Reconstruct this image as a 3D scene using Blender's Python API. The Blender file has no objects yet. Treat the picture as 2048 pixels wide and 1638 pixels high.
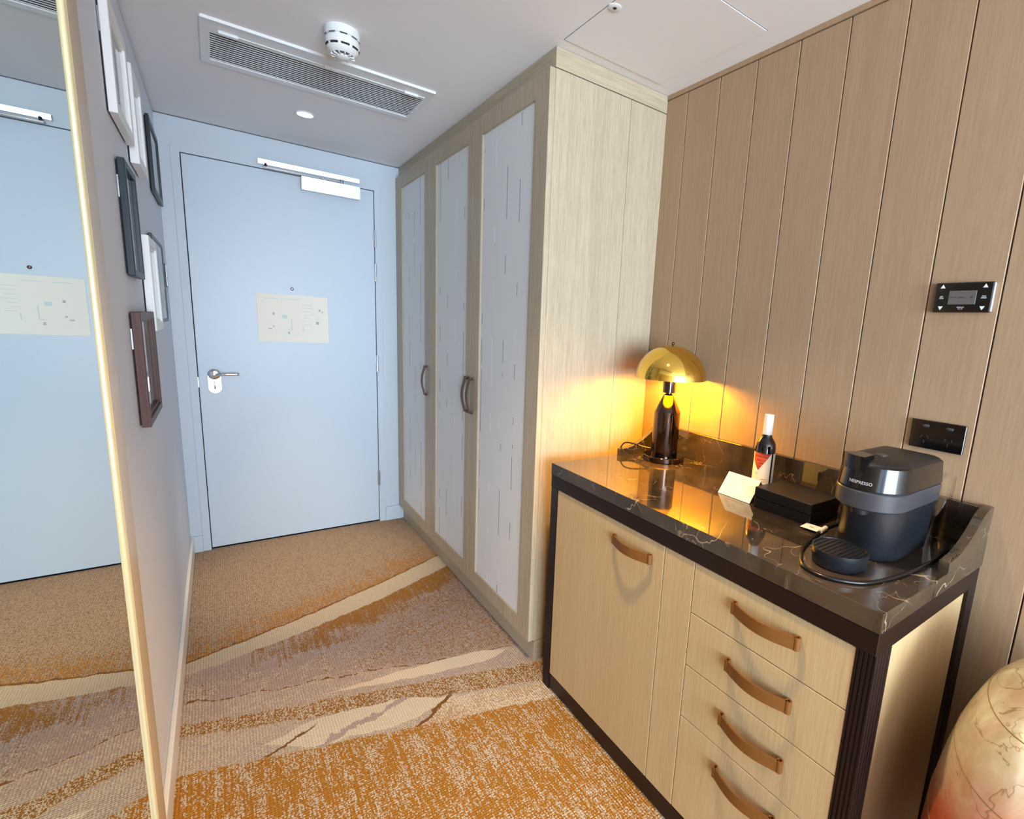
import bpy, bmesh, math, random
from mathutils import Vector, Matrix
random.seed(7)
S = bpy.context.scene
COL = S.collection

# ------------------------------------------------------------------ camera
F_PX, CX, CY = 996.18, 1180.36, 840.30
YAW, PITCH, ROLL, EYE = -0.644688, -0.177251, 0.058078, 1.35614
cam_d = bpy.data.cameras.new('camera'); cam = bpy.data.objects.new('camera', cam_d); COL.objects.link(cam)
fw = Vector((-math.sin(YAW)*math.cos(PITCH), math.cos(YAW)*math.cos(PITCH), math.sin(PITCH)))
r0 = Vector((math.cos(YAW), math.sin(YAW), 0)); u0 = r0.cross(fw)
rt = math.cos(ROLL)*r0 + math.sin(ROLL)*u0; up = -math.sin(ROLL)*r0 + math.cos(ROLL)*u0
M = Matrix(((rt.x, up.x, -fw.x, 0), (rt.y, up.y, -fw.y, 0), (rt.z, up.z, -fw.z, EYE), (0, 0, 0, 1)))
cam.matrix_world = M
cam_d.sensor_fit = 'HORIZONTAL'; cam_d.sensor_width = 36
cam_d.lens = F_PX/2048*36
cam_d.shift_x = (1024-CX)/2048; cam_d.shift_y = (CY-819)/2048
cam_d.clip_start = 0.02
S.camera = cam

# ------------------------------------------------------------------ world, big lights, exposure
w = bpy.data.worlds.new('world'); S.world = w; w.use_nodes = True
w.node_tree.nodes['Background'].inputs[0].default_value = (0.62, 0.78, 1.0, 1)
w.node_tree.nodes['Background'].inputs[1].default_value = 1.0
def area(name, loc, rot, sx, sy, col, e):
    l = bpy.data.lights.new(name, 'AREA'); l.shape = 'RECTANGLE'; l.size = sx; l.size_y = sy
    l.color = col; l.energy = e
    o = bpy.data.objects.new(name, l); o.location = loc; o.rotation_euler = rot; COL.objects.link(o); return o
area('window_daylight', (-0.40, -4.34, 1.25), (math.radians(101), 0, 0), 3.6, 1.9, (0.70, 0.85, 1.0), 520)
def spot(name, loc, e, col=(1.0, 0.70, 0.38), ang=100, blend=0.9, r=0.03):
    l = bpy.data.lights.new(name, 'SPOT'); l.energy = e; l.color = col; l.spot_size = math.radians(ang)
    l.spot_blend = blend; l.shadow_soft_size = r
    o = bpy.data.objects.new(name, l); o.location = loc; COL.objects.link(o); return o
spot('hall_downlight_beam', (0.37, 2.89, 2.262), 125, col=(1.0, 0.74, 0.42), ang=42, blend=1.0)
spot('room_downlight_beam', (0.62, 0.88, 2.262), 105, ang=92, blend=1.0)
spot('rear_downlight_beam', (-0.9, -1.6, 2.262), 60, ang=120)
vs = S.view_settings
vs.view_transform = 'Standard'; vs.look = 'None'; vs.gamma = 1; vs.use_curve_mapping = False
vs.exposure = 0.35
S.cycles.max_bounces = 8; S.cycles.diffuse_bounces = 5; S.cycles.glossy_bounces = 5
S.cycles.transmission_bounces = 8; S.cycles.transparent_max_bounces = 8
S.cycles.caustics_reflective = False; S.cycles.caustics_refractive = False
S.cycles.sample_clamp_indirect = 6

# ------------------------------------------------------------------ dimensions (metres)
XL, XR, YD, H = -0.188, 1.482, 3.401, 2.280
XW, YW = 0.963, 1.5836
XC, YC0, YC1, ZC = 0.935, 0.331, 1.457, 0.884

# ------------------------------------------------------------------ materials
def lin(c):
    c = c/255.0
    return c/12.92 if c <= 0.04045 else ((c+0.055)/1.055)**2.4
def rgb(r, g, b): return (lin(r), lin(g), lin(b), 1)
class NT:
    def __init__(s, name):
        s.m = bpy.data.materials.new(name); s.m.use_nodes = True; s.t = s.m.node_tree
        s.b = s.t.nodes['Principled BSDF']
    def n(s, typ, **kw):
        x = s.t.nodes.new(typ)
        for k, v in kw.items(): setattr(x, k, v)
        return x
    def link(s, a, b): s.t.links.new(a, b)
    def put(s, sock, v):
        if hasattr(v, 'is_output'): s.link(v, sock)
        else: sock.default_value = v
    def math(s, op, a, b=None, c=None, clamp=False):
        x = s.n('ShaderNodeMath', operation=op, use_clamp=clamp)
        s.put(x.inputs[0], a)
        if b is not None: s.put(x.inputs[1], b)
        if c is not None: s.put(x.inputs[2], c)
        return x.outputs[0]
    def add(s, a, b): return s.math('ADD', a, b)
    def sub(s, a, b): return s.math('SUBTRACT', a, b)
    def mul(s, a, b): return s.math('MULTIPLY', a, b)
    def ramp(s, v, a, b):      # 0 at a, 1 at b, smooth
        x = s.n('ShaderNodeMapRange', interpolation_type='SMOOTHSTEP'); s.put(x.inputs[0], v)
        x.inputs[1].default_value = a; x.inputs[2].default_value = b; return x.outputs[0]
    def mix(s, f, a, b):
        x = s.n('ShaderNodeMix', data_type='RGBA'); s.put(x.inputs[0], f); s.put(x.inputs[6], a); s.put(x.inputs[7], b)
        return x.outputs[2]
    def pos(s, local=False):
        if local: return s.n('ShaderNodeTexCoord').outputs['Object']
        return s.n('ShaderNodeNewGeometry').outputs['Position']
    def xyz(s, v):
        x = s.n('ShaderNodeSeparateXYZ'); s.link(v, x.inputs[0]); return x.outputs
    def vec(s, x, y, z):
        c = s.n('ShaderNodeCombineXYZ')
        for i, v in enumerate((x, y, z)): s.put(c.inputs[i], v)
        return c.outputs[0]
    def scale(s, v, sc):
        m = s.n('ShaderNodeMapping'); s.link(v, m.inputs[0]); m.inputs[3].default_value = sc; return m.outputs[0]
    def noise(s, v, sc, detail=2, rough=0.5, dist=0):
        x = s.n('ShaderNodeTexNoise'); s.link(v, x.inputs['Vector']); x.inputs['Scale'].default_value = sc
        x.inputs['Detail'].default_value = detail; x.inputs['Roughness'].default_value = rough
        x.inputs['Distortion'].default_value = dist; return x.outputs['Fac']
    def bump(s, h, st, d=0.01):
        x = s.n('ShaderNodeBump'); x.inputs['Strength'].default_value = st; x.inputs['Distance'].default_value = d
        s.link(h, x.inputs['Height']); s.link(x.outputs[0], s.b.inputs['Normal'])
    def base(s, c): s.put(s.b.inputs['Base Color'], c)
    def set(s, **kw):
        for k, v in kw.items():
            s.put(s.b.inputs[{'rough': 'Roughness', 'metal': 'Metallic', 'spec': 'Specular IOR Level', 'coat': 'Coat Weight',
                  'coatr': 'Coat Roughness', 'trans': 'Transmission Weight', 'ior': 'IOR', 'sheen': 'Sheen Weight'}[k]], v)
        return s
def plain(name, c, rough=0.5, metal=0.0, spec=0.5, var=0.04, sc=30, bump=0, **kw):
    t = NT(name); p = t.pos(True); n = t.noise(p, sc, 3)
    c2 = tuple(min(1, x*(1-var*2)) for x in c[:3])+(1,)
    t.base(t.mix(n, c2, c)); t.set(rough=rough, metal=metal, spec=spec, **kw)
    if bump: t.bump(t.noise(p, sc*8, 2), bump, 0.002)
    return t.m
def wood(name, c1, c2, axis='z', rough=0.45, world=True):
    t = NT(name); p = t.pos(not world)
    sc = {'z': (1, 1, 0.022), 'y': (1, 0.022, 1), 'x': (0.022, 1, 1)}[axis]
    q = t.scale(p, sc); fine = t.noise(q, 620, 3, 0.65); mid = t.noise(q, 150, 3, 0.6); big = t.noise(q, 22, 2)
    v = t.add(t.mul(fine, 0.55), t.add(t.mul(mid, 0.30), t.mul(big, 0.15)))
    t.base(t.mix(t.ramp(v, 0.34, 0.68), c1, c2)); t.set(rough=rough, spec=0.35)
    t.bump(fine, 0.12, 0.001)
    return t.m
OAK = wood('pale_oak_veneer', rgb(162, 146, 122), rgb(188, 175, 151))
OAKH = wood('pale_oak_horizontal', rgb(162, 146, 122), rgb(188, 175, 151), 'y')
OAKX = wood('pale_oak_across', rgb(162, 146, 122), rgb(188, 175, 151), 'x')
OAKD = wood('oak_panelling', rgb(158, 130, 100), rgb(174, 147, 116))
OAKF = wood('cabinet_oak', rgb(186, 156, 112), rgb(204, 177, 134))
WENGE = wood('dark_stained_wood', rgb(16, 6, 6), rgb(30, 12, 11), 'z', 0.38)
WALNUT = wood('walnut_frame', rgb(70, 42, 34), rgb(98, 62, 50), 'z', 0.45)
PAINT = plain('pale_blue_grey_paint', rgb(196, 207, 216), 0.45, var=0.01)
DOORP = plain('door_paint', rgb(196, 209, 220), 0.38, var=0.01)
WALLP = plain('soft_grey_wall_paint', rgb(216, 222, 234), 0.6, var=0.015)
CEILP = plain('ceiling_paint', rgb(238, 240, 243), 0.8, var=0.01)
WHITE = plain('white_plastic', rgb(232, 236, 238), 0.35, var=0.01)
SKIRT = plain('white_skirting_paint', rgb(226, 222, 218), 0.35, var=0.01)
DARKGAP = plain('dark_gap', rgb(38, 38, 42), 0.8)
MIDGAP = plain('shadow_gap_grey', rgb(120, 124, 130), 0.8)
STEEL = plain('satin_steel', rgb(205, 208, 212), 0.22, 1.0, var=0.03)
CHROME = plain('polished_chrome', rgb(225, 228, 232), 0.08, 1.0, var=0.01)
BRASS = plain('polished_brass', rgb(248, 205, 96), 0.06, 1.0, var=0.01)
GUN = plain('black_chrome', rgb(92, 76, 68), 0.09, 1.0, var=0.02)
BLACKP = plain('black_gloss_plastic', rgb(10, 10, 12), 0.18, var=0.05, coat=0.3)
BLACKM = plain('matt_black_plastic', rgb(20, 21, 24), 0.42, var=0.05)
GRAPH = plain('graphite_plastic', rgb(58, 60, 65), 0.32, var=0.03)
BLUEGR = plain('blue_black_plastic', rgb(22, 26, 32), 0.34, var=0.03)
BLACKB = plain('black_box_card', rgb(13, 12, 12), 0.3, var=0.1)
LEATHER = plain('tan_leather', rgb(122, 76, 26), 0.5, var=0.1, sc=60, bump=0.2)
LEATHERD = plain('brown_leather', rgb(98, 66, 38), 0.5, var=0.1, sc=60, bump=0.2)
CARD = plain('cream_card', rgb(246, 240, 226), 0.6, var=0.01)
PRINT = plain('grey_print', rgb(190, 192, 188), 0.7)
PRINTG = plain('soft_green_print', rgb(212, 228, 222), 0.7)
WHITEINK = plain('white_ink', rgb(238, 240, 240), 0.5)
SILVINK = plain('silver_ink', rgb(190, 192, 196), 0.35)
LCD = plain('grey_lcd', rgb(98, 94, 90), 0.3, var=0.02)
LCDM = plain('lcd_mark', rgb(74, 70, 68), 0.4)
NAVY = wood('navy_stained_frame', rgb(20, 34, 44), rgb(36, 52, 62), 'z', 0.4)
BLKF = plain('black_frame_paint', rgb(18, 20, 26), 0.35)
WHTF = plain('white_frame_paint', rgb(240, 243, 245), 0.4, var=0.03, sc=90)
MATB = plain('mat_board', rgb(218, 222, 226), 0.7)
CHAMP = plain('champagne_frame', rgb(206, 190, 164), 0.35, var=0.02)
BEAD = plain('cream_gilt_bead', rgb(240, 232, 190), 0.25, metal=0.25, var=0.02)
RUBBER = plain('black_cable', rgb(14, 14, 15), 0.25)
def mirror_m():
    t = NT('mirror_silver'); p = t.pos(); t.base(t.mix(t.noise(p, 2), rgb(232, 240, 236), rgb(236, 243, 240))); t.set(rough=0.0, metal=1.0); return t.m
MIRROR = mirror_m()
def glassm(name, tint=(1, 1, 1, 1)):
    t = NT(name); out = t.t.nodes['Material Output']
    tr = t.n('ShaderNodeBsdfTransparent'); tr.inputs[0].default_value = tint
    gl = t.n('ShaderNodeBsdfGlossy'); gl.inputs['Roughness'].default_value = 0.02
    lw = t.n('ShaderNodeLayerWeight'); fc = t.add(0.04, t.mul(t.math('POWER', lw.outputs['Facing'], 4.0), 0.7))
    mx = t.n('ShaderNodeMixShader'); t.link(fc, mx.inputs[0]); t.link(tr.outputs[0], mx.inputs[1]); t.link(gl.outputs[0], mx.inputs[2])
    t.link(mx.outputs[0], out.inputs[0]); return t.m
GLASS = glassm('clear_glass', (0.96, 0.97, 0.97, 1))
GLAZE = glassm('picture_glazing')
def emis(name, c, st):
    t = NT(name); t.base(c); t.b.inputs['Emission Color'].default_value = c; t.b.inputs['Emission Strength'].default_value = st; return t.m
LEDM = emis('downlight_glow', (1.0, 0.93, 0.82, 1), 9)
BULBM = emis('bulb_glow', (1.0, 0.72, 0.25, 1), 14)

def marble():
    t = NT('dark_brown_marble'); p = t.pos()
    cloud = t.noise(p, 5, 5, 0.6, 0.6)
    base = t.mix(t.ramp(cloud, 0.35, 0.7), rgb(40, 33, 27), rgb(74, 62, 50))
    def vein(sc, wd, seed):
        q = t.n('ShaderNodeMapping'); t.link(p, q.inputs[0]); q.inputs[1].default_value = (seed, seed*1.7, seed*.6)
        q.inputs[2].default_value = (0.3, 0.5, seed)
        q.inputs[3].default_value = (1, 1.6, 1.1)
        n = t.noise(q.outputs[0], sc, 4, 0.5, 0.35)
        d = t.math('ABSOLUTE', t.sub(n, 0.5)); return t.sub(1.0, t.ramp(d, 0.0, wd))
    gate = t.ramp(t.noise(p, 7, 2), 0.45, 0.68)
    v = t.math('MAXIMUM', t.mul(vein(2.6, 0.0035, 2.1), gate), t.mul(vein(5.5, 0.0045, 5.3), t.mul(gate, 0.6)))
    t.base(t.mix(t.mul(v, 0.6), base, rgb(215, 190, 158)))
    t.set(rough=0.05, spec=0.8); t.b.inputs['IOR'].default_value = 1.6
    return t.m
MARBLE = marble()

def carpet():
    t = NT('patterned_hotel_carpet'); P = t.xyz(t.pos()); x, y = P[0], P[1]
    sx = t.math('SNAP', x, 0.0030); sy = t.math('SNAP', y, 0.0044)
    wn = t.n('ShaderNodeTexWhiteNoise', noise_dimensions='2D'); t.link(t.vec(sx, sy, 0), wn.inputs['Vector']); W = wn.outputs['Value']
    q = t.vec(sx, sy, 0)
    st = t.noise(t.scale(q, (75, 6, 1)), 1, 3, 0.6)        # streaks along the hallway
    bl = t.noise(q, 60, 2, 0.6)                            # speckle clumps
    hz = t.noise(t.scale(q, (14, 60, 1)), 1, 4, 0.65)       # flakes lying across
    w1 = t.sub(t.noise(q, 9, 4, 0.6), 0.5)
    w2 = t.sub(t.noise(q, 30, 3, 0.7), 0.5)
    OCH, OCH2 = rgb(178, 122, 48), rgb(152, 106, 54)
    CRM, CRM2 = rgb(220, 204, 180), rgb(200, 184, 162)
    MAU, MAU2 = rgb(178, 158, 148), rgb(162, 142, 132)
    BEI, BEI2 = rgb(174, 150, 128), rgb(138, 114, 94)
    BRN = rgb(128, 88, 50)
    def lt(a, b): return t.math('LESS_THAN', a, b)
    def curve(a, b, c=0.0, wig=0.04, wig2=0.012):
        v = t.add(a, t.mul(x, b))
        if c: v = t.add(v, t.mul(t.mul(x, x), c))
        return t.add(v, t.add(t.mul(w1, wig), t.mul(w2, wig2)))
    def pick(prob, tex, k, a, b):   # a where speckle value < prob else b
        v = t.add(t.mul(W, k), t.mul(tex, 1-k))
        return t.mix(lt(v, prob), b, a)
    # zone 1: beige by the door, ochre showing near the first band
    dA = t.sub(y, curve(2.325, 0.30, 0.10, 0.035, 0.03))
    z1 = pick(t.add(0.62, t.mul(t.ramp(dA, 0.45, 0.0), -0.0)), bl, 0.6, BEI, BEI2)
    z1 = t.mix(lt(t.add(t.mul(W, .4), t.mul(st, .6)), t.mul(t.ramp(t.add(dA, t.mul(w1, .5)), 0.60, -0.15), 0.55)), z1, OCH)
    zA = pick(0.55, hz, 0.5, CRM2, t.mix(0.35, CRM2, BEI))
    dAb = t.sub(y, curve(2.225, 0.20, 0.15, 0.04, 0.03))
    fade = t.ramp(t.add(dAb, t.mul(w1, .4)), -0.42, -0.04)
    z2 = pick(0.60, hz, 0.5, MAU, MAU2)
    z2 = t.mix(lt(t.add(t.mul(W, .5), t.mul(hz, .5)), t.mul(t.ramp(w1, -0.25, 0.15), 0.46)), z2, CRM2)
    z2 = t.mix(lt(t.add(t.mul(W, .5), t.mul(bl, .5)), t.add(0.16, t.mul(t.ramp(t.add(x, w1), 0.0, 0.7), 0.24))), z2, OCH2)
    z2 = t.mix(lt(t.add(t.mul(W, .3), t.mul(st, .7)), t.mul(fade, t.add(0.30, t.mul(t.ramp(t.add(x, t.mul(w1, 0.8)), -0.2, 0.55), 0.34)))), z2, OCH2)
    col = t.mix(t.ramp(dA, -0.002, 0.002), zA, z1)
    col = t.mix(t.ramp(dAb, -0.002, 0.002), z2, col)
    edge = lt(t.math('ABSOLUTE', t.sub(dA, 0.004)), t.mul(t.add(w2, .35), 0.016))
    col = t.mix(edge, col, BRN)
    # grey-cream flaked zone
    d3 = t.sub(y, curve(1.975, -0.27, 0, 0.09, 0.03))
    z3 = pick(t.add(0.42, t.mul(w1, .6)), hz, 0.45, CRM2, MAU)
    col = t.mix(t.ramp(d3, -0.012, 0.03), z3, col)
    col = t.mix(lt(t.math('ABSOLUTE', d3), t.mul(t.ramp(w2, -0.12, 0.2), 0.007)), col, BRN)
    # cream flake at the wardrobe side
    c2 = t.math('ABSOLUTE', t.sub(y, t.add(curve(1.865, -0.17, 0, 0.03, 0.02), 0)))
    wid = t.mul(t.ramp(x, 0.20, 0.62), t.ramp(x, 0.93, 0.80))
    col = t.mix(lt(c2, t.mul(wid, 0.036)), col, CRM)
    # ochre streak band
    dB = t.sub(y, curve(1.862, -0.29, 0, 0.05, 0.04)); dBb = t.sub(y, curve(1.790, -0.34, 0, 0.04, 0.03))
    zB = pick(0.53, st, 0.45, OCH2, CRM2)
    z4 = pick(t.add(0.55, t.mul(w1, .5)), hz, 0.5, CRM2, MAU)
    col = t.mix(t.ramp(dB, -0.004, 0.004), zB, col)
    col = t.mix(t.ramp(dBb, -0.004, 0.004), z4, col)
    # big cream flake with grey inclusions and a brown crack
    c3 = t.sub(y, curve(1.685, -0.19, 0, 0.05, 0.02))
    wid3 = t.mul(t.ramp(x, 0.03, 0.20), t.ramp(x, 0.64, 0.42))
    in3 = lt(t.math('ABSOLUTE', c3), t.mul(wid3, 0.066))
    col = t.mix(in3, col, CRM)
    gr = t.mul(in3, lt(t.math('ABSOLUTE', t.sub(y, curve(1.54, 0.24, 0, 0.05, 0.06))), t.mul(wid3, 0.012)))
    col = t.mix(gr, col, MAU)
    right = t.mul(t.math('LESS_THAN', t.sub(y, curve(1.775, -0.34, 0, 0.04, 0.03)), 0.0), t.mul(t.ramp(x, 0.44, 0.50), lt(t.sub(y, curve(1.25, 0.52, 0, 0.06, 0.04)), 0.0)))
    # orange field nearest the camera
    dC = t.sub(y, curve(1.635, -0.29, 0, 0.035, 0.03))
    z5 = pick(t.add(0.555, t.mul(w1, .30)), st, 0.28, OCH, CRM2)
    z5 = t.mix(t.mul(lt(W, 0.25), 0.6), z5, OCH2)
    zR = pick(t.add(0.50, t.mul(w1, .8)), hz, 0.5, CRM, t.mix(0.5, OCH, CRM2)); col = t.mix(right, col, zR)
    crack = t.mul(lt(t.math('ABSOLUTE', t.sub(y, curve(1.255, 0.52, 0, 0.06, 0.05))), 0.009), t.mul(t.ramp(x, .42, .45), t.ramp(x, .66, .60)))
    col = t.mix(crack, col, BRN)
    crack2 = t.mul(lt(t.math('ABSOLUTE', t.sub(y, curve(1.600, 0.50, 0, 0.05, 0.05))), 0.006), t.mul(t.ramp(x, .01, .04), t.ramp(x, .20, .17)))
    col = t.mix(crack2, col, BRN)
    col = t.mix(t.ramp(dC, -0.003, 0.003), z5, col)
    # loop rows
    rib = t.math('SINE', t.mul(x, 2*math.pi/0.0085)); tuft = t.math('SINE', t.mul(y, 2*math.pi/0.008))
    hgt = t.add(t.mul(rib, .6), t.add(t.mul(tuft, .3), W))
    ribc = t.ramp(rib, -1.0, 0.3)
    col = t.mix(t.sub(1.0, ribc), col, t.mix(0.17, col, (0.04, 0.02, 0.01, 1)))
    t.base(col); t.set(rough=0.95, spec=0.1); t.bump(hgt, 0.5, 0.004)
    return t.m
CARPET = carpet()

def dashes():
    t = NT('white_wallcovering_with_dashes'); P = t.xyz(t.pos()); y, z = P[1], P[2]
    u = t.math('DIVIDE', t.sub(y, 1.785), 0.1055); c = t.math('ROUND', u); d = t.math('ABSOLUTE', t.mul(t.sub(u, c), 0.1055))
    n = t.noise(t.vec(t.mul(c, 13.7), 0, z), 4.6, 1, 0.4)
    n2 = t.noise(t.vec(t.mul(c, 7.1), 5, z), 9.0, 1, 0.4)
    jit = t.noise(t.vec(t.mul(c, 3.3), 9, z), 160, 1)
    isl = t.math('COMPARE', t.math('MODULO', t.add(c, 30), 4), 0.0, 0.2); notl = t.sub(1.0, isl)          # c = 2, 6, 10: pale columns
    inw = t.math('LESS_THAN', d, t.add(0.0009, t.mul(jit, 0.0020)))
    dk = t.mul(t.mul(inw, t.math('GREATER_THAN', t.add(t.mul(n, .6), t.mul(n2, .4)), 0.522)), 1.0)
    fine = t.noise(t.scale(t.pos(), (1, 1, 0.03)), 300, 2)
    b = t.mix(fine, rgb(216, 218, 218), rgb(226, 228, 227))
    b = t.mix(t.mul(dk, t.mul(notl, 0.9)), b, rgb(80, 84, 92))
    b = t.mix(t.mul(dk, t.mul(isl, 0.9)), b, rgb(248, 248, 248))
    t.base(b); t.set(rough=0.5, spec=0.3); return t.m
DASH = dashes()

def pouf_m():
    t = NT('marbled_glossy_fabric'); p = t.pos(); P = t.xyz(p)
    n = t.noise(p, 4, 4, 0.6, 1.0); n2 = t.noise(p, 11, 4, 0.6, 1.5)
    c = t.mix(t.ramp(n2, 0.35, 0.7), rgb(196, 182, 146), rgb(224, 214, 186))
    c = t.mix(t.mul(t.ramp(n, 0.46, 0.60), 0.5), c, rgb(190, 140, 112))
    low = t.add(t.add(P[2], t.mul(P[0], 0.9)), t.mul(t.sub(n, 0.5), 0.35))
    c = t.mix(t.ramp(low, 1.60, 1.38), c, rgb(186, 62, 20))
    v = t.math('ABSOLUTE', t.sub(t.noise(p, 6, 3, 0.5, 2.0), 0.5))
    c = t.mix(t.mul(t.sub(1, t.ramp(v, 0, 0.012)), .6), c, rgb(120, 84, 40))
    t.base(c); t.set(rough=0.28, spec=0.5, coat=0.4); t.b.inputs['Coat Roughness'].default_value = 0.12
    t.bump(t.noise(p, 14, 3), 0.25, 0.01); return t.m
POUF = pouf_m()

def label_m():
    t = NT('red_hills_print'); p = t.pos(True); n = t.noise(t.scale(p, (20, 20, 130)), 1, 3, .6)
    t.base(t.mix(t.ramp(n, .35, .65), rgb(150, 26, 18), rgb(232, 104, 66))); t.set(rough=0.45); return t.m
REDP = label_m()
def art_m(name, a, b, sc):
    t = NT(name); p = t.pos(True); n = t.noise(p, sc, 4, .6, 1.0); t.base(t.mix(t.ramp(n, .4, .6), a, b)); t.set(rough=.4); return t.m
ART = [art_m('art_print_a', rgb(196, 204, 212), rgb(120, 130, 142), 14), art_m('art_print_b', rgb(208, 200, 190), rgb(150, 128, 112), 10),
       art_m('art_print_c', rgb(210, 218, 226), rgb(90, 104, 122), 22)]

# ------------------------------------------------------------------ mesh helpers
class MB:
    def __init__(s): s.b = bmesh.new()
    def _bev(s, vs_, bev, seg):
        if bev > 0:
            es = list({e for v in vs_ for e in v.link_edges})
            bmesh.ops.bevel(s.b, geom=es, offset=bev, segments=seg, affect='EDGES', profile=0.5)
    def box(s, a, b, bev=0, seg=2, rot=None, about=None):
        a, b = Vector(a), Vector(b); c = (a+b)/2; d = b-a
        m = Matrix.Translation(c) @ Matrix.Diagonal((abs(d.x), abs(d.y), abs(d.z), 1))
        if rot is not None:
            ab = Vector(about) if about is not None else c
            m = Matrix.Translation(ab) @ rot.to_4x4() @ Matrix.Translation(-ab) @ m
        g = bmesh.ops.create_cube(s.b, size=1, matrix=m); s._bev(g['verts'], bev, seg); return s
    def lathe(s, prof, c=(0, 0, 0), n=48, axis='z', a0=0, a1=2*math.pi, closed=True):
        full = abs(a1-a0-2*math.pi) < 1e-6; k = n if full else n+1
        rows = []
        for r, h in prof:
            row = []
            for i in range(k):
                a = a0+(a1-a0)*i/n; x, y = r*math.cos(a), r*math.sin(a)
                q = {'z': (x, y, h), 'y': (x, h, y), 'x': (h, x, y)}[axis]
                row.append(s.b.verts.new((c[0]+q[0], c[1]+q[1], c[2]+q[2])))
            rows.append(row)
        for j in range(len(rows)-1):
            for i in range(n):
                i2 = (i+1) % k
                try: s.b.faces.new((rows[j][i], rows[j][i2], rows[j+1][i2], rows[j+1][i]))
                except ValueError: pass
        if full and closed:
            for row in (rows[0], rows[-1]):
                try: s.b.faces.new(row)
                except ValueError: pass
        return s
    def cyl(s, c, r, h, axis='z', n=32, bev=0):
        if bev: pr = [(r-bev, 0), (r, bev), (r, h-bev), (r-bev, h)]
        else: pr = [(r, 0), (r, h)]
        return s.lathe(pr, c, n, axis)
    def prism(s, pts, plane, a, b):       # polygon pts in plane 'xy','xz','yz', extruded from a to b on the other axis
        def q(u, v, w): return {'xy': (u, v, w), 'xz': (u, w, v), 'yz': (w, u, v)}[plane]
        A = [s.b.verts.new(q(u, v, a)) for u, v in pts]; B = [s.b.verts.new(q(u, v, b)) for u, v in pts]
        n = len(pts); s.b.faces.new(A); s.b.faces.new(B[::-1])
        for i in range(n): s.b.faces.new((A[i], B[i], B[(i+1) % n], A[(i+1) % n]))
        return s
    def ring(s, rows, close_ends=True):   # loft through rows of equal length closed loops
        R = [[s.b.verts.new(p) for p in r] for r in rows]; n = len(R[0])
        for j in range(len(R)-1):
            for i in range(n): s.b.faces.new((R[j][i], R[j][(i+1) % n], R[j+1][(i+1) % n], R[j+1][i]))
        if close_ends: s.b.faces.new(R[0][::-1]); s.b.faces.new(R[-1])
        return s
    def tube(s, pts, r, n=10):
        pts = [Vector(p) for p in pts]; prev = None; rows = []
        for i, p in enumerate(pts):
            d = (pts[min(i+1, len(pts)-1)]-pts[max(i-1, 0)]).normalized()
            if prev is None: u = d.cross(Vector((0, 0, 1))) if abs(d.z) < .9 else d.cross(Vector((1, 0, 0)))
            else: u = prev - d*prev.dot(d)
            u.normalize(); prev = u; v = d.cross(u)
            rows.append([p+(u*math.cos(2*math.pi*k/n)+v*math.sin(2*math.pi*k/n))*r for k in range(n)])
        return s.ring(rows)
    def build(s, name, m, parent=None, smooth=False, angle=35):
        bmesh.ops.recalc_face_normals(s.b, faces=s.b.faces)
        me = bpy.data.meshes.new(name); s.b.to_mesh(me); s.b.free(); me.materials.append(m)
        if smooth:
            for p in me.polygons: p.use_smooth = True
            try: me.set_sharp_from_angle(angle=math.radians(angle))
            except Exception: pass
        o = bpy.data.objects.new(name, me); COL.objects.link(o)
        if parent is not None: o.parent = parent; o.matrix_parent_inverse = parent.matrix_world.inverted()
        return o
def tag(o, label=None, cat=None, group=None, kind=None):
    if label: o['label'] = label
    if cat: o['category'] = cat
    if group: o['group'] = group
    if kind: o['kind'] = kind
    return o
def thing(name, loc, label, cat, group=None):
    o = bpy.data.objects.new(name, None); COL.objects.link(o); o.location = loc; o.empty_display_size = 0.05
    bpy.context.view_layer.update()
    return tag(o, label, cat, group)
def struct(name, mb, m, parent=None, **kw):
    o = mb.build(name, m, parent, **kw)
    if parent is None: o['kind'] = 'structure'
    return o
def spline(pts, n=8):
    pts = [Vector(p) for p in pts]; out = []
    for i in range(len(pts)-1):
        a, b, c, d = pts[max(i-1, 0)], pts[i], pts[i+1], pts[min(i+2, len(pts)-1)]
        for k in range(n):
            t = k/n; out.append(0.5*((2*b)+(c-a)*t+(2*a-5*b+4*c-d)*t*t+(3*b-a-3*c+d)*t**3))
    out.append(pts[-1]); return out
def text_obj(name, body, size, m, parent, place, depth=0.0004, align='CENTER'):
    """place maps (u, v, w) of the lettering (right, up, out) to a world point"""
    cu = bpy.data.curves.new(name, 'FONT'); cu.body = body; cu.size = size; cu.align_x = align; cu.align_y = 'CENTER'; cu.extrude = depth/2
    cu.resolution_u = 3
    to = bpy.data.objects.new(name, cu); COL.objects.link(to)
    dg = bpy.context.evaluated_depsgraph_get(); me = bpy.data.meshes.new_from_object(to.evaluated_get(dg))
    bpy.data.objects.remove(to)
    for v in me.vertices: v.co = place(*v.co)
    me.materials.clear(); me.materials.append(m); me.name = name
    o = bpy.data.objects.new(name, me); COL.objects.link(o); o.parent = parent; o.matrix_parent_inverse = parent.matrix_world.inverted()
    return o

# ================================================================== SETTING
struct('floor', MB().box((-3.2, -4.3, -0.05), (1.6, 3.5, 0)), CARPET)
struct('ceiling', MB().box((-3.2, -4.3, H), (1.6, 3.6, H+0.06)), CEILP)
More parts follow.
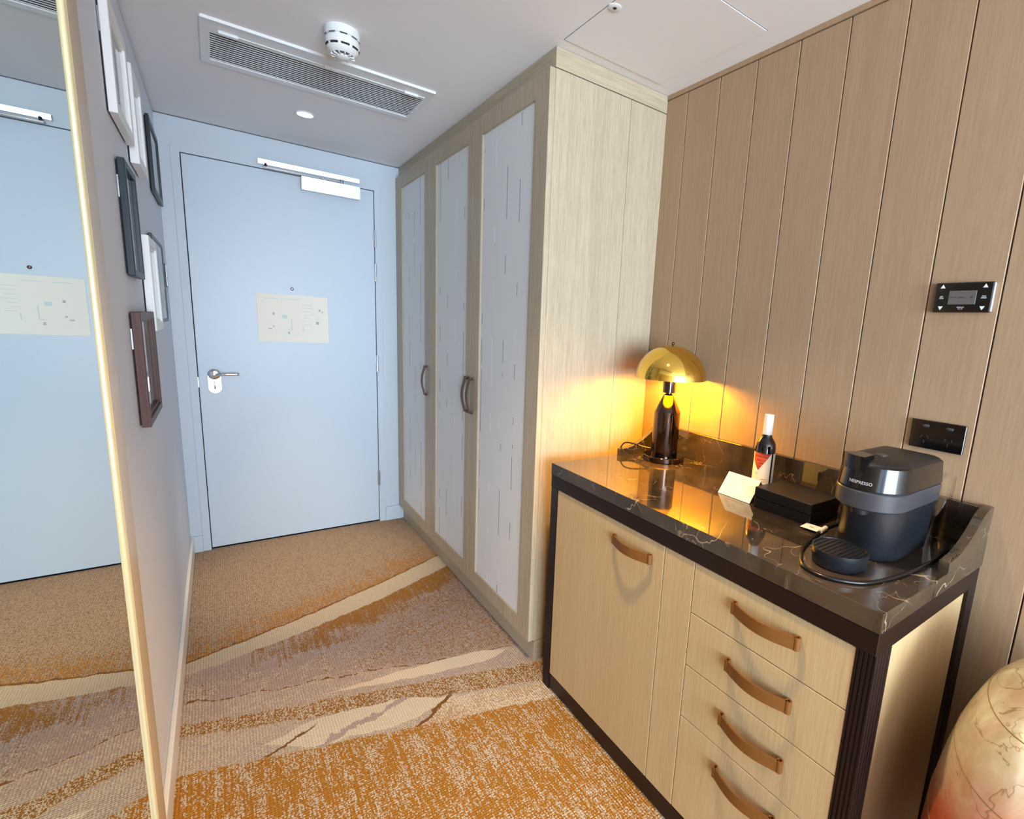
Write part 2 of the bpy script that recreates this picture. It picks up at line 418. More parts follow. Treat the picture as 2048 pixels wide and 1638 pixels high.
# corridor wall on the left, with the shadow gap under the ceiling
struct('wall_left', MB().box((XL-0.16, -0.45, 0), (XL, YD, 2.266)).box((XL-0.16, -0.45, 2.266), (XL-0.012, YD, H)), WALLP)
struct('wall_room_side', MB().box((-3.2, -0.47, 0), (XL, -0.45, H)), WALLP)
struct('wall_far_left', MB().box((-3.25, -4.3, 0), (-3.2, -0.45, H)), WALLP)
struct('wall_rear', MB().box((-3.2, -4.3, 0), (-2.15, -4.22, H)).box((1.36, -4.3, 0), (1.6, -4.22, H))
       .box((-2.15, -4.3, 0), (1.36, -4.22, 0.32)).box((-2.15, -4.3, 2.18), (1.36, -4.22, H)), WALLP)
wf = MB()
for xx in (-2.15, -1.0, 0.17, 1.32): wf.box((xx, -4.28, 0.32), (xx+0.04, -4.24, 2.18))
wf.box((-2.15, -4.28, 0.32), (1.36, -4.24, 0.36)).box((-2.15, -4.28, 2.14), (1.36, -4.24, 2.18))
struct('window_1', wf, WHITE)
struct('gap_shade_left', MB().box((XL-0.011, -0.45, 2.2665), (XL-0.004, YD, H)), plain('painted_gap_shade', rgb(96, 100, 108), 0.8))  # added grey strip: the shade inside the ceiling recess put into its colour
struct('gap_shade_entrance', MB().box((XL, YD+0.004, H-0.005), (XW+0.02, YD+0.011, H)), plain('painted_gap_shade_end', rgb(96, 100, 108), 0.8))  # thin added strip, coloured as the dark line of shade above the entrance wall
# entrance wall: opening -0.095..0.811 x 0..2.113
DL, DR, DT = -0.0952, 0.8112, 2.112
struct('wall_entrance', MB().box((-0.4, YD, 0), (DL-0.004, YD+0.12, H-0.005)).box((DR+0.004, YD, 0), (1.6, YD+0.12, H-0.005))
       .box((DL-0.004, YD, DT+0.004), (DR+0.004, YD+0.12, H-0.005)).box((-0.4, YD+0.012, H-0.005), (1.6, YD+0.12, H)), PAINT)
struct('trim_1', MB().box((-0.135, YD-0.006, 0), (DL-0.004, YD, 2.148), 0.001).box((DR+0.004, YD-0.006, 0), (0.853, YD, 2.148), 0.001)
       .box((DL-0.004, YD-0.006, DT+0.004), (DR+0.004, YD, 2.148)), PAINT)
struct('baseboard_entrance', MB().box((XL, YD-0.014, 0), (-0.135, YD, 0.095), 0.003).box((0.853, YD-0.014, 0), (XW+0.02, YD, 0.097), 0.003), PAINT)
struct('baseboard_left', MB().box((XL, 1.29, 0), (XL+0.014, YD-0.014, 0.092), 0.004), SKIRT)
# entrance door
dr = MB().box((DL, YD-0.002, 0.012), (DR, YD+0.045, DT), 0.0015).build('door_1', DOORP); dr['kind'] = 'structure'
MB().box((DL-0.01, YD+0.05, 0), (DR+0.01, YD+0.06, DT+0.01)).build('rebate', DARKGAP, dr)
MB().box((DL, YD-0.001, 0.0), (DR, YD+0.05, 0.004)).build('threshold', STEEL, dr)
for z0, z1 in ((1.785, 1.888), (1.582, 1.686), (1.020, 1.122), (0.257, 0.358)):
    h = MB()
    for k in range(5): h.cyl((DR+0.004, YD-0.009, z0+(z1-z0)*k/5), 0.0062, (z1-z0)/5-0.001, n=12)
    h.box((DR-0.004, YD-0.004, z0), (DR+0.012, YD+0.002, z1)).build('hinge', STEEL, dr, smooth=True)
MB().box((DL-0.007, YD-0.004, 0.935), (DL-0.001, YD, 0.99)).build('strike_plate', STEEL, dr)
MB().lathe([(0.0035, 0.0), (0.007, -0.001), (0.008, -0.004), (0.0045, -0.0055), (0.0038, -0.001)], (0.36, YD-0.002, 1.494), 20, 'y').build('peephole', GUN, dr, smooth=True)
# lever handle with thumb turn
bp = MB()
pts = [(0.0285*math.cos(a), 0.0285*math.sin(a)) for a in [math.pi*k/16 for k in range(17)]]
pts += [(-0.0285*math.cos(a), -0.072-0.0285*math.sin(a)) for a in [math.pi*k/16 for k in range(17)]]
bp.prism([(-0.027+u, 1.003+v) for u, v in pts], 'xz', YD-0.006, YD-0.001)
hp = bp.build('door_handle', STEEL, dr); hp['label'] = 'satin steel lever handle plate with thumb turn'
MB().lathe([(0.029, -0.004), (0.029, -0.010), (0.024, -0.014), (0.012, -0.015), (0.010, -0.045), (0.0, -0.046)], (-0.027, YD, 1.006), 32, 'y', closed=False).build('rose', CHROME, hp, smooth=True)
lv = spline([(-0.027, YD-0.040, 1.006), (-0.010, YD-0.047, 1.006), (0.03, YD-0.050, 1.008), (0.070, YD-0.050, 1.008), (0.082, YD-0.045, 1.008), (0.086, YD-0.030, 1.008)], 6)
lvb = MB(); lvb.ring([[Vector(p)+Vector((0, 0.005*math.cos(a), (0.0075 if 3 < i < 27 else 0.006)*math.sin(a))) for a in [2*math.pi*k/14 for k in range(14)]] for i, p in enumerate(lv)])
lvb.build('lever', CHROME, hp, smooth=True)
MB().box((-0.031, YD-0.024, 0.925), (-0.023, YD-0.005, 0.968), 0.003).build('thumb_turn', CHROME, hp, smooth=True)
# panelled wall on the right: every board its own piece
wr = struct('wall_right', MB().box((XR+0.008, -4.3, 0), (XR+0.09, YD, H)), DARKGAP)
boards = MB().box((XR, -0.0755, 0.0), (XR+0.010, 0.0755, 2.262), 0.0016, 1); b0 = boards.build('panel', OAKD, wr)
G0, GS = 1.4750, 0.15376
for k in range(-1, 38):
    b = b0 if k == -1 else b0.copy()
    if k != -1: COL.objects.link(b)
    b.location = (0, G0-GS*(k+0.5), 0)
struct('trim_2', MB().box((XR-0.004, -4.3, 2.264), (XR+0.008, YW-0.002, H), 0.001), OAKD)

# ---- ceiling fittings
hatch = struct('trim_3', MB().box((0.962, 1.0765, H-0.0022), (1.390, 1.534, H+0.001), 0.0006, 1), CEILP)
MB().box((0.9600, 1.0745, H-0.0006), (1.392, 1.536, H+0.0005)).build('seam', MIDGAP, hatch)
sp = thing('sprinkler_cover', (0.979, 1.299, H), 'small round white sprinkler cover with dark centre in the ceiling', 'sprinkler')
MB().lathe([(0.020, 0), (0.020, -0.003), (0.017, -0.0045), (0.006, -0.0045), (0.005, -0.002), (0.0, -0.002)], (0.979, 1.299, H), 28, closed=False).build('cover_plate', WHITE, sp, smooth=True)
MB().cyl((0.979, 1.299, H-0.0052), 0.0052, 0.003, n=16).build('nozzle', DARKGAP, sp)

vent = thing('ceiling_vent', (0.39, 2.40, H), 'long white louvred air grille in the ceiling above the entrance', 'vent')
vx0, vx1, vy0, vy1 = 0.011, 0.779, 2.218, 2.588
sx0, sx1, sy0, sy1 = 0.039, 0.758, 2.312, 2.549
v = MB()
v.box((vx0, vy0, H-0.006), (vx1, sy0, H), 0.0015, 1).box((vx0, sy1, H-0.006), (vx1, vy1, H), 0.0015, 1)
v.box((vx0, sy0, H-0.006), (sx0, sy1, H), 0.0008, 1).box((sx1, sy0, H-0.006), (vx1, sy1, H), 0.0008, 1)
v.build('frame', WHITE, vent)
MB().box((vx0+0.004, vy0-0.006, H-0.009), (vx1-0.002, vy0+0.003, H)).build('lip', WHITE, vent)
MB().box((sx0, sy0, H-0.0006), (sx1, sy1, H+0.0)).build('backing', plain('vent_shadow_grey', rgb(92, 96, 102), 0.8), vent)
ns = 13; sm = None
for k in range(ns):
    yy = sy0+(sy1-sy0)*(k+0.5)/ns
    if sm is None:
        sm = MB().box((sx0, -0.0060, -0.0005), (sx1, 0.0060, 0.0005), rot=Matrix.Rotation(math.radians(10), 3, 'X')).build('slat', WHITE, vent); s_ = sm
    else: s_ = sm.copy(); COL.objects.link(s_)
    s_.matrix_world = Matrix.Translation((0, yy, H-0.0022))
MB().box((0.06, 2.2838, H-0.0085), (0.755, 2.2862, H-0.006)).build('hinge_rod', WHITE, vent)
for xx in (0.062, 0.38, 0.672):
    MB().box((xx, 2.276, H-0.015), (xx+0.055, 2.290, H-0.006), 0.001, 1).build('clip', WHITE, vent)

sd = thing('smoke_detector', (0.39, 2.0, H), 'round white ceiling smoke detector with dark slots above the air grille', 'smoke detector')
c0 = (0.39, 2.0, H)
MB().lathe([(0.052, 0), (0.0535, -0.004), (0.053, -0.024), (0.0505, -0.026)], c0, 48).build('mounting_ring', WHITE, sd, smooth=True)
MB().lathe([(0.047, -0.024), (0.0475, -0.030), (0.0515, -0.032), (0.0515, -0.048), (0.0495, -0.052), (0.0485, -0.053), (0.0485, -0.057), (0.046, -0.062), (0.038, -0.070), (0.034, -0.073)], c0, 48).build('body', WHITE, sd, smooth=True)
for k in range(9):
    a = 2*math.pi*k/9+0.2
    MB().lathe([(0.0525, -0.0255), (0.0525, -0.0285)], c0, 8, a0=a, a1=a+0.42, closed=False).build('slot', DARKGAP, sd)
    MB().lathe([(0.0515, -0.0520), (0.0490, -0.0575)], c0, 8, a0=a+0.05, a1=a+0.56, closed=False).build('slot', DARKGAP, sd)
MB().lathe([(0.0335, -0.0735), (0.021, -0.0745)], c0, 40).build('grille_backing', GUN, sd)
for k in range(12):
    a = 2*math.pi*k/12
    MB().box((0.018, -0.0012, -0.079), (0.036, 0.0012, -0.0735)).build('fin', WHITE, sd).matrix_world = Matrix.Translation(c0) @ Matrix.Rotation(a, 4, 'Z')
MB().lathe([(0.020, -0.070), (0.020, -0.080), (0.016, -0.083), (0.0, -0.084)], c0, 32, closed=False).build('centre_cap', WHITE, sd, smooth=True)

dl = thing('downlight', (0.392, 2.886, H), 'lit round recessed downlight in the ceiling before the entrance door', 'downlight')
MB().lathe([(0.041, 0.0), (0.041, -0.003), (0.034, -0.004), (0.033, -0.001)], (0.392, 2.886, H), 40, closed=False).build('bezel', WHITE, dl, smooth=True)
MB().cyl((0.392, 2.886, H-0.003), 0.0335, 0.002, n=40).build('lens', LEDM, dl)

# ---- door closer
dc = thing('door_closer', (0.5, YD, 2.1), 'polished steel overhead door closer on the entrance door', 'door closer')
MB().prism([(YD-0.046, 2.040), (YD-0.052, 2.108), (YD-0.003, 2.108), (YD-0.003, 2.040)], 'yz', 0.426, 0.727).build('body', STEEL, dc)
MB().prism([(YD-0.0475, 2.046), (YD-0.0524, 2.102), (YD-0.049, 2.102), (YD-0.044, 2.046)], 'yz', 0.672, 0.7265).build('end_cover', STEEL, dc)
MB().prism([(YD-0.028, 2.134), (YD-0.0305, 2.157), (YD-0.0065, 2.157), (YD-0.0065, 2.134)], 'yz', 0.228, 0.728).build('slide_rail', STEEL, dc)
MB().box((0.250, YD-0.034, 2.114), (0.640, YD-0.022, 2.124), 0.002).build('arm', STEEL, dc)
MB().cyl((0.635, YD-0.028, 2.104), 0.008, 0.03, n=16).build('pivot', STEEL, dc, smooth=True)
MB().cyl((0.262, YD-0.028, 2.118), 0.006, 0.022, n=16).build('slider', GUN, dc, smooth=True)

# ---- evacuation notice
nt = thing('notice_sheet', (0.362, YD, 1.19), 'white evacuation notice sheet fixed below the door peephole', 'notice')
MB().box((0.185, YD-0.0045, 1.192), (0.541, YD-0.0025, 1.460), 0.0005, 1).build('sheet', CARD, nt)
pr = MB(); prg = MB(); yy0, yy1 = YD-0.0050, YD-0.0043
def NX(u, v): return (0.185+0.356*u, 1.460-0.268*v)
def mark(mb, u0, v0, u1, v1):
    a = NX(u0, v0); b = NX(u1, v1); mb.box((a[0], yy0, b[1]), (b[0], yy1, a[1]))
for u, v_, w_, h_ in ((.205, .39, .03, .045), (.205, .66, .02, .03), (.86, .27, .03, .05), (.82, .54, .035, .06), (.14, .72, .05, .02), (.41, .78, .025, .05), (.905, .31, .02, .03)):
    mark(pr, u, v_, u+w_, v_+h_)
for i, (u0, u1) in enumerate(((.62, .77), (.64, .78), (.62, .74), (.64, .79), (.64, .73), (.62, .70), (.64, .76))): mark(prg, u0, .19+.07*i, u1, .198+.07*i)
for i in range(4): mark(prg, .80, .45+.035*i, .91, .457+.035*i)
mark(prg, .335, .43, .405, .50); mark(prg, .46, .50, .470, .74); mark(prg, .40, .735, .47, .745); mark(prg, .62, .64, .63, .76)
mark(prg, .12, .09, .30, .10); mark(prg, .40, .09, .60, .10)
pr.build('printed_marks', PRINT, nt)['kind'] = 'stuff'; prg.build('printed_plan', PRINTG, nt)['kind'] = 'stuff'

# ================================================================== WARDROBE
wd = thing('wardrobe', (1.2, 2.5, 0), 'tall pale oak wardrobe with three white dashed doors along the entrance hall', 'wardrobe')
XD = 0.9415      # door face
MB().box((XW, YW, 0.094), (1.2975, YW+0.018, 2.214), 0.0008, 1).build('side_panel', OAK, wd)
MB().box((1.2990, YW, 0.094), (XR-0.001, YW+0.018, 2.214), 0.0008, 1).build('side_panel', OAK, wd)
MB().box((XW+0.002, YW+0.003, 0.09), (XR-0.002, YD-0.008, 2.216)).build('carcass', DARKGAP, wd)
MB().box((XW-0.001, YW-0.001, 2.2165), (XR-0.001, YW+0.018, H-0.001), 0.0006, 1).build('top_filler', OAKX, wd)
MB().box((XW-0.001, YW+0.018, 2.2165), (XW+0.018, YD-0.001, H-0.001), 0.0006, 1).build('top_filler', OAKH, wd)
MB().box((XW+0.006, YW+0.001, 0), (XR-0.001, YW+0.02, 0.0925)).build('plinth', OAKX, wd)
MB().box((XW+0.006, YW+0.02, 0), (XW+0.024, YD-0.015, 0.0925)).build('plinth', OAKH, wd)
def strap_handle(name, parent, vertical, c, L, wd_, out, mat, face):
    """leather strap bowed out from a face looking to -x; c = centre (y, z) on the face x=face"""
    prof = []; n = 22
    rr = 0.0062
    def P(s, o_): return (s, o_)
    mid = [(-L/2+rr+(L-2*rr)*i/n, 0.012+out*math.sin(math.pi*i/n)) for i in range(n+1)]
    th = 0.0036
    outer = [(s, o_+th/2) for s, o_ in mid]; inner = [(s, o_-th/2) for s, o_ in mid]
    def place(s, o_, w_):
        return (face-o_, c[0]+s, c[1]+w_) if not vertical else (face-o_, c[0]+w_, c[1]+s)
    mb = MB()
    rows = []
    for (so, oo), (si, oi) in zip(outer, inner):
        rows.append([place(so, oo, -wd_/2), place(so, oo, wd_/2), place(si, oi, wd_/2), place(si, oi, -wd_/2)])
    mb.ring(rows)
    h = mb.build(name, mat, parent, smooth=True, angle=50)
    for sgn in (-1, 1):     # rolled loops at the ends, held on a pin
        e = MB(); cs, co = sgn*(L/2-rr), 0.0085
        ro, ri = rr+0.0012, rr-0.0022; k = 18; A, B = [], []
        R_ = []
        for w_ in (-wd_/2, wd_/2):
            R_.append([place(cs+ro*math.cos(2*math.pi*i/k), co+ro*math.sin(2*math.pi*i/k), w_) for i in range(k)])
            R_.append([place(cs+ri*math.cos(2*math.pi*i/k), co+ri*math.sin(2*math.pi*i/k), w_) for i in range(k)])
        V = [[e.b.verts.new(p) for p in r] for r in R_]
        for i in range(k):
            j = (i+1) % k
            e.b.faces.new((V[0][i], V[0][j], V[2][j], V[2][i])); e.b.faces.new((V[1][i], V[3][i], V[3][j], V[1][j]))
            e.b.faces.new((V[0][i], V[1][i], V[1][j], V[0][j])); e.b.faces.new((V[2][i], V[2][j], V[3][j], V[3][i]))
        me = e.b; bm2 = e
        # join the loop into the handle mesh
        tmp = bpy.data.meshes.new('t'); bmesh.ops.recalc_face_normals(me, faces=me.faces); me.to_mesh(tmp); me.free()
        bmj = bmesh.new(); bmj.from_mesh(h.data); bmj.from_mesh(tmp); 
        for f in bmj.faces: f.smooth = True
        bmj.to_mesh(h.data); bmj.free(); bpy.data.meshes.remove(tmp)
    try: h.data.set_sharp_from_angle(angle=math.radians(45))
    except Exception: pass
    return h
for y0, y1, p0, p1, hy in ((1.5846, 2.2055, 1.677, 2.120, 2.180), (2.2085, 2.7715, 2.260, 2.678, 2.2345), (2.7745, 3.392, 2.850, 3.278, 2.815)):
    z0, z1, q0, q1 = 0.0965, 2.2135, 0.163, 2.140
    d = MB()
    d.box((XD, y0, z0), (XW, p0, z1), 0.001, 1).box((XD, p1, z0), (XW, y1, z1), 0.001, 1)
    d.box((XD, p0, z0), (XW, p1, q0)).box((XD, p0, q1), (XW, p1, z1))
    door = d.build('door', OAK, wd)
    bd = MB(); t_ = 0.003
    bd.box((XD+0.001, p0, q0), (XD+0.009, p0+t_, q1)).box((XD+0.001, p1-t_, q0), (XD+0.009, p1, q1)).box((XD+0.001, p0, q0), (XD+0.009, p1, q0+t_)).box((XD+0.001, p0, q1-t_), (XD+0.009, p1, q1))
    bd.build('bead', OAK, door)
    inf = MB().box((XD+0.0075, p0, q0), (XW-0.004, p1, q1)).build('infill_panel', DASH, door)
    inf['label'] = 'off-white wallcovered infill panel with vertical grey dashes'
    strap_handle('handle', door, True, (hy, 1.026), 0.170, 0.028, 0.017, LEATHERD, XD)

# ================================================================== SIDEBOARD
sb = thing('sideboard', (1.2, 0.9, 0), 'oak minibar sideboard with dark wood frame and tan leather strap handles', 'sideboard')
XF = XC+0.005
ZR0, ZR1, ZB1 = 0.796, 0.8415, 0.066
MB().box((XF+0.020, YC0+0.014, 0.03), (XR-0.012, YC1-0.014, ZR0)).build('carcass', DARKGAP, sb)
rl = MB(); rl.box((XC+0.001, YC0+0.001, ZR0), (XR-0.012, YC1-0.001, ZR1), 0.0012, 1); rl.build('top_rail', WENGE, sb)
MB().box((XF+0.001, YC0+0.036, 0.006), (XF+0.02, YC1-0.04, ZB1), 0.001, 1).build('bottom_rail', WENGE, sb)
MB().box((XF+0.06, YC0+0.006, 0.006), (XR-0.07, YC0+0.02, 0.05), 0.001, 1).build('bottom_rail', WENGE, sb)
def fluted(x0, x1, y0, y1, fronts, name='leg'):
    """leg section with flutes; fronts: set of '-x','-y','+y' faces that carry grooves"""
    pts = []; g = 0.0028
    def side(a, b, nrm, flut):
        L = ((b[0]-a[0])**2+(b[1]-a[1])**2)**.5; n = max(2, round(L/(0.0085 if nrm[0] else 0.0125))) if flut else 0
        out = [a]
        for k in range(n):
            for f, dd in ((.25, 0), (.42, g), (.58, g), (.75, 0)):
                t = (k+f)/n; out.append((a[0]+(b[0]-a[0])*t-nrm[0]*dd, a[1]+(b[1]-a[1])*t-nrm[1]*dd))
        return out
    pts += side((x0, y0), (x1, y0), (0, -1), '-y' in fronts)
    pts += side((x1, y0), (x1, y1), (1, 0), False)
    pts += side((x1, y1), (x0, y1), (0, 1), '+y' in fronts)
    pts += side((x0, y1), (x0, y0), (-1, 0), '-x' in fronts)
    return MB().prism(pts, 'xy', 0.0, ZR0).build(name, WENGE, sb)
fluted(XC+0.003, 1.003, YC0+0.001, YC0+0.036, {'-x', '-y'})
fluted(XC+0.003, 1.003, YC1-0.041, YC1-0.001, {'-x', '+y'})
fluted(1.416, XR-0.012, YC0+0.001, YC0+0.03, {'-y'})
fluted(1.416, XR-0.012, YC1-0.03, YC1-0.001, {'+y'})
MB().box((1.003, YC0+0.009, 0.05), (1.416, YC0+0.022, ZR0), 0.0008, 1).build('side_panel', OAKF, sb)
MB().box((1.003, YC1-0.022, 0.05), (1.416, YC1-0.009, ZR0), 0.0008, 1).build('side_panel', OAKF, sb)
fz0, fz1 = ZB1+0.002, ZR0-0.002
dd = MB().box((XF, 0.8805, fz0), (XF+0.019, 1.4145, fz1), 0.0012, 1).build('door', OAKF, sb)
strap_handle('handle', dd, False, (1.005, 0.7395), 0.170, 0.028, 0.018, LEATHER, XF)
MB().box((XF, 0.7735, fz0), (XF+0.019, 0.8785, fz1), 0.0012, 1).build('fixed_panel', OAKF, sb)
zz = [fz1, 0.657, 0.5075, 0.356, fz0]
for k in range(4):
    dw = MB().box((XF, 0.3685, zz[k+1]+0.001), (XF+0.019, 0.7715, zz[k]-(0.001 if k else 0)), 0.0012, 1).build('drawer', OAKF, sb)
    strap_handle('handle', dw, False, (0.559, (0.741, 0.592, 0.445, 0.296)[k]), 0.172, 0.029, 0.019, LEATHER, XF)

wt = thing('worktop', (1.2, 0.9, ZR1), 'polished dark brown marble worktop with upstands on the minibar sideboard', 'worktop')
MB().box((XC, YC0, ZR1+0.0008), (XR-0.002, YC1, ZC), 0.0012, 2).build('slab', MARBLE, wt)
MB().box((XR-0.022, YC0+0.021, ZC), (XR-0.002, YC1-0.021, 0.990), 0.001, 1).build('back_upstand', MARBLE, wt)
cur = spline([(1.238, 0.9085, 0), (1.275, 0.9115, 0), (1.305, 0.918, 0), (1.335, 0.930, 0), (1.363, 0.944, 0), (1.390, 0.962, 0), (1.412, 0.978, 0), (1.437, 0.9895, 0), (1.465, 0.9945, 0)], 4)
poly = [(1.238, ZC)]+[(p.x, p.y) for p in cur]+[(XR-0.002, 0.9945), (XR-0.002, ZC)]
MB().prism(poly, 'xz', YC0, YC0+0.020).build('end_upstand', MARBLE, wt)
MB().prism(poly, 'xz', YC1-0.020, YC1).build('end_upstand', MARBLE, wt)

# ================================================================== ON THE WORKTOP
# table lamp
LX, LY = 1.358, 1.322
lamp = thing('table_lamp', (LX, LY, ZC), 'glowing mushroom table lamp with brass dome shade and black chrome body', 'lamp')
c = (LX, LY, ZC)
MB().lathe([(0.076, 0.0004), (0.078, 0.002), (0.078, 0.018), (0.076, 0.0205), (0.053, 0.0212)], c, 64).build('base', GUN, lamp, smooth=True)
MB().lathe([(0.0495, 0.017), (0.050, 0.019), (0.050, 0.188), (0.0185, 0.250), (0.0165, 0.2525), (0.0125, 0.2555), (0.0125, 0.262)], c, 64).build('body', GUN, lamp, smooth=True, angle=22)
MB().lathe([(0.0235, 0.260), (0.0245, 0.2615), (0.0245, 0.318)], c, 40).build('socket', GUN, lamp, smooth=True, angle=30)
dome_o = [(0.1325*math.cos(a), 0.313+0.124*math.sin(a)) for a in [math.pi/2*k/24 for k in range(24)]]+[(0.004, 0.437)]
dome_i = [(0.1300*math.cos(a), 0.313+0.1215*math.sin(a)) for a in [math.pi/2*k/24 for k in range(24)]][::-1]
MB().lathe([(0.1300, 0.3125), (0.1325, 0.3125)]+dome_o, c, 80, closed=False).build('shade', BRASS, lamp, smooth=True, angle=40)
MB().lathe([(0.002, 0.4345)]+dome_i+[(0.1302, 0.3125)], c, 80, closed=False).build('shade_lining', plain('warm_white_lining', rgb(250, 224, 150), 0.5), lamp, smooth=True)
MB().lathe([(0.0, 0.449), (0.0035, 0.448), (0.0055, 0.444), (0.005, 0.440), (0.0028, 0.4375), (0.0028, 0.434)], c, 20, closed=False).build('finial', GUN, lamp, smooth=True)
MB().lathe([(0.010, 0.318), (0.012, 0.322), (0.021, 0.340), (0.022, 0.355), (0.016, 0.370), (0.0, 0.376)], c, 24, closed=False).build('bulb', BULBM, lamp, smooth=True)
pl = bpy.data.lights.new('lamp_bulb_light', 'POINT'); pl.energy = 42; pl.color = (1.0, 0.49, 0.006); pl.shadow_soft_size = 0.035
po = bpy.data.objects.new('lamp_bulb_light', pl); po.location = (LX-0.028, LY-0.028, ZC+0.345); COL.objects.link(po); po.location = (LX, LY, ZC+0.352)
for ch in lamp.children:
    if ch.name.startswith('bulb'): ch.visible_shadow = True
MB().tube(spline([(LX-0.045, LY+0.028, 0.925), (LX-0.07, LY+0.06, 0.930), (LX-0.085, LY+0.095, 0.935), (LX-0.095, LY+0.125, 0.930), (LX-0.10, LY+0.145, 0.900), (LX-0.10, LY+0.165, 0.84)], 8), 0.0028).build('cord', GUN, lamp, smooth=True)

# wine bottle
BX, BY = 1.372, 0.895
bt = thing('wine_bottle', (BX, BY, ZC), 'small dark wine bottle with white cap and red triangle label', 'bottle')
c = (BX, BY, ZC)
WINE = plain('dark_bottle_glass', rgb(14, 8, 8), 0.05, coat=0.5)
MB().lathe([(0.026, 0.0005), (0.0305, 0.004), (0.031, 0.02), (0.031, 0.142), (0.0295, 0.153), (0.0255, 0.163), (0.020, 0.171), (0.0160, 0.178), (0.0140, 0.186), (0.0136, 0.200)], c, 48).build('glass_body', WINE, bt, smooth=True)
cap = [(0.0142, 0.183)]
for k in range(8): z = 0.186+k*0.0068; cap += [(0.01465, z), (0.01465, z+0.0056), (0.0140, z+0.0062)]
cap += [(0.0142, 0.2425), (0.0145, 0.2455), (0.0130, 0.2478), (0, 0.248)]
MB().lathe(cap, c, 40, closed=False).build('screw_cap', WHITE, bt, smooth=True, angle=30)
av = math.atan2(-BY, -BX)     # towards the camera
def wrap(mb, R, u0, u1, z0a, z0b, z1a, z1b, n=16):
    rows = []
    for i in range(n+1):
        t = i/n; a = av+(u0+(u1-u0)*t)
        rows.append([mb.b.verts.new((BX+R*math.cos(a), BY+R*math.sin(a), ZC+zz_)) for zz_ in (z0a+(z0b-z0a)*t, z1a+(z1b-z1a)*t)])
    for i in range(n): mb.b.faces.new((rows[i][0], rows[i+1][0], rows[i+1][1], rows[i][1]))
    return mb
lab = wrap(MB(), 0.0314, -2.4, 0.72, 0.015, 0.015, 0.127, 0.127, 40).build('label', CARD, bt, smooth=True)
wrap(MB(), 0.0314, 0.93, 2.2, 0.015, 0.015, 0.127, 0.127, 20).build('back_label', CARD, bt, smooth=True)
tri = MB(); wrap(tri, 0.0317, -1.15, -0.50, 0.102, 0.072, 0.127, 0.127, 10); wrap(tri, 0.0317, -0.50, 0.62, 0.072, 0.126, 0.127, 0.127, 16)
tri.build('label_print', REDP, bt, smooth=True)
sm_ = MB()
for i, (u0, u1) in enumerate(((-0.85, -0.45), (-0.8, -0.5), (-0.15, 0.35), (-0.05, 0.3))): wrap(sm_, 0.0316, u0, u1, (.062, .058, .043, .037)[i], (.062, .058, .043, .037)[i], (.064, .0595, .046, .039)[i], (.064, .0595, .046, .039)[i], 4)
sm_.build('small_print', PRINT, bt)

# menu card (tent card leaning back)
cd = thing('menu_card', (1.25, 0.887, ZC), 'cream tent menu card standing in front of the wine bottle', 'card')
th_ = math.atan2(0.0625, 0.045); Lc = 0.077
def CP(u, v, w):     # u along the width to the right (-y), v up the slope, w out
    return Vector((1.2235, 0.887, ZC+0.0008))+Vector((0, -1, 0))*u+Vector((math.cos(th_), 0, math.sin(th_)))*v+Vector((-math.sin(th_), 0, math.cos(th_)))*w
def slab(mb, u0, u1, v0, v1, w0, w1, f):
    q = [f(u, v, w) for w in (w0, w1) for u, v in ((u0, v0), (u1, v0), (u1, v1), (u0, v1))]
    V = [mb.b.verts.new(p) for p in q]
    for idx in ((0, 1, 2, 3), (4, 5, 6, 7), (0, 1, 5, 4), (1, 2, 6, 5), (2, 3, 7, 6), (3, 0, 4, 7)): mb.b.faces.new([V[i] for i in idx])
    return mb
slab(MB(), -0.058, 0.058, 0, Lc, 0, 0.0006, CP).build('front_leaf', CARD, cd)
def CB(u, v, w): return Vector((1.3135, 0.887, ZC+0.0008))+Vector((0, -1, 0))*u+Vector((-math.cos(th_), 0, math.sin(th_)))*v+Vector((math.sin(th_), 0, math.cos(th_)))*w
slab(MB(), -0.058, 0.058, 0, Lc, -0.0006, 0, CB).build('back_leaf', CARD, cd)
ln = MB()
for i in range(7): slab(ln, -0.040, -0.024-(i % 3)*.004, 0.020+i*0.0062, 0.0210+i*0.0062, 0.0006, 0.0009, CP)
for i in range(3): slab(ln, -0.016, -0.009, 0.034+i*0.0075, 0.0352+i*0.0075, 0.0006, 0.0009, CP)
for i in range(5): slab(ln, 0.034, 0.040, 0.020+i*0.008, 0.0210+i*0.008, 0.0006, 0.0009, CP)
slab(ln, -0.014, 0.018, 0.0655, 0.0665, 0.0006, 0.0009, CP); slab(ln, -0.001, 0.004, 0.058, 0.062, 0.0006, 0.0009, CP); slab(ln, -0.042, 0.042, 0.0125, 0.0132, 0.0006, 0.0009, CP); slab(ln, -0.030, 0.036, 0.009, 0.0096, 0.0006, 0.0009, CP)
ln.build('printed_lines', plain('tan_print', rgb(214, 196, 160), 0.7), cd)

# black box
bb = thing('black_box', (1.29, 0.72, ZC), 'low flat glossy black presentation box beside the coffee machine', 'box')
MB().box((1.218, 0.640, ZC+0.0004), (1.364, 0.810, ZC+0.030), 0.001, 1).build('tray', BLACKB, bb)
MB().box((1.2165, 0.6385, ZC+0.031), (1.3655, 0.8115, ZC+0.060), 0.0012, 1).build('lid', BLACKB, bb)

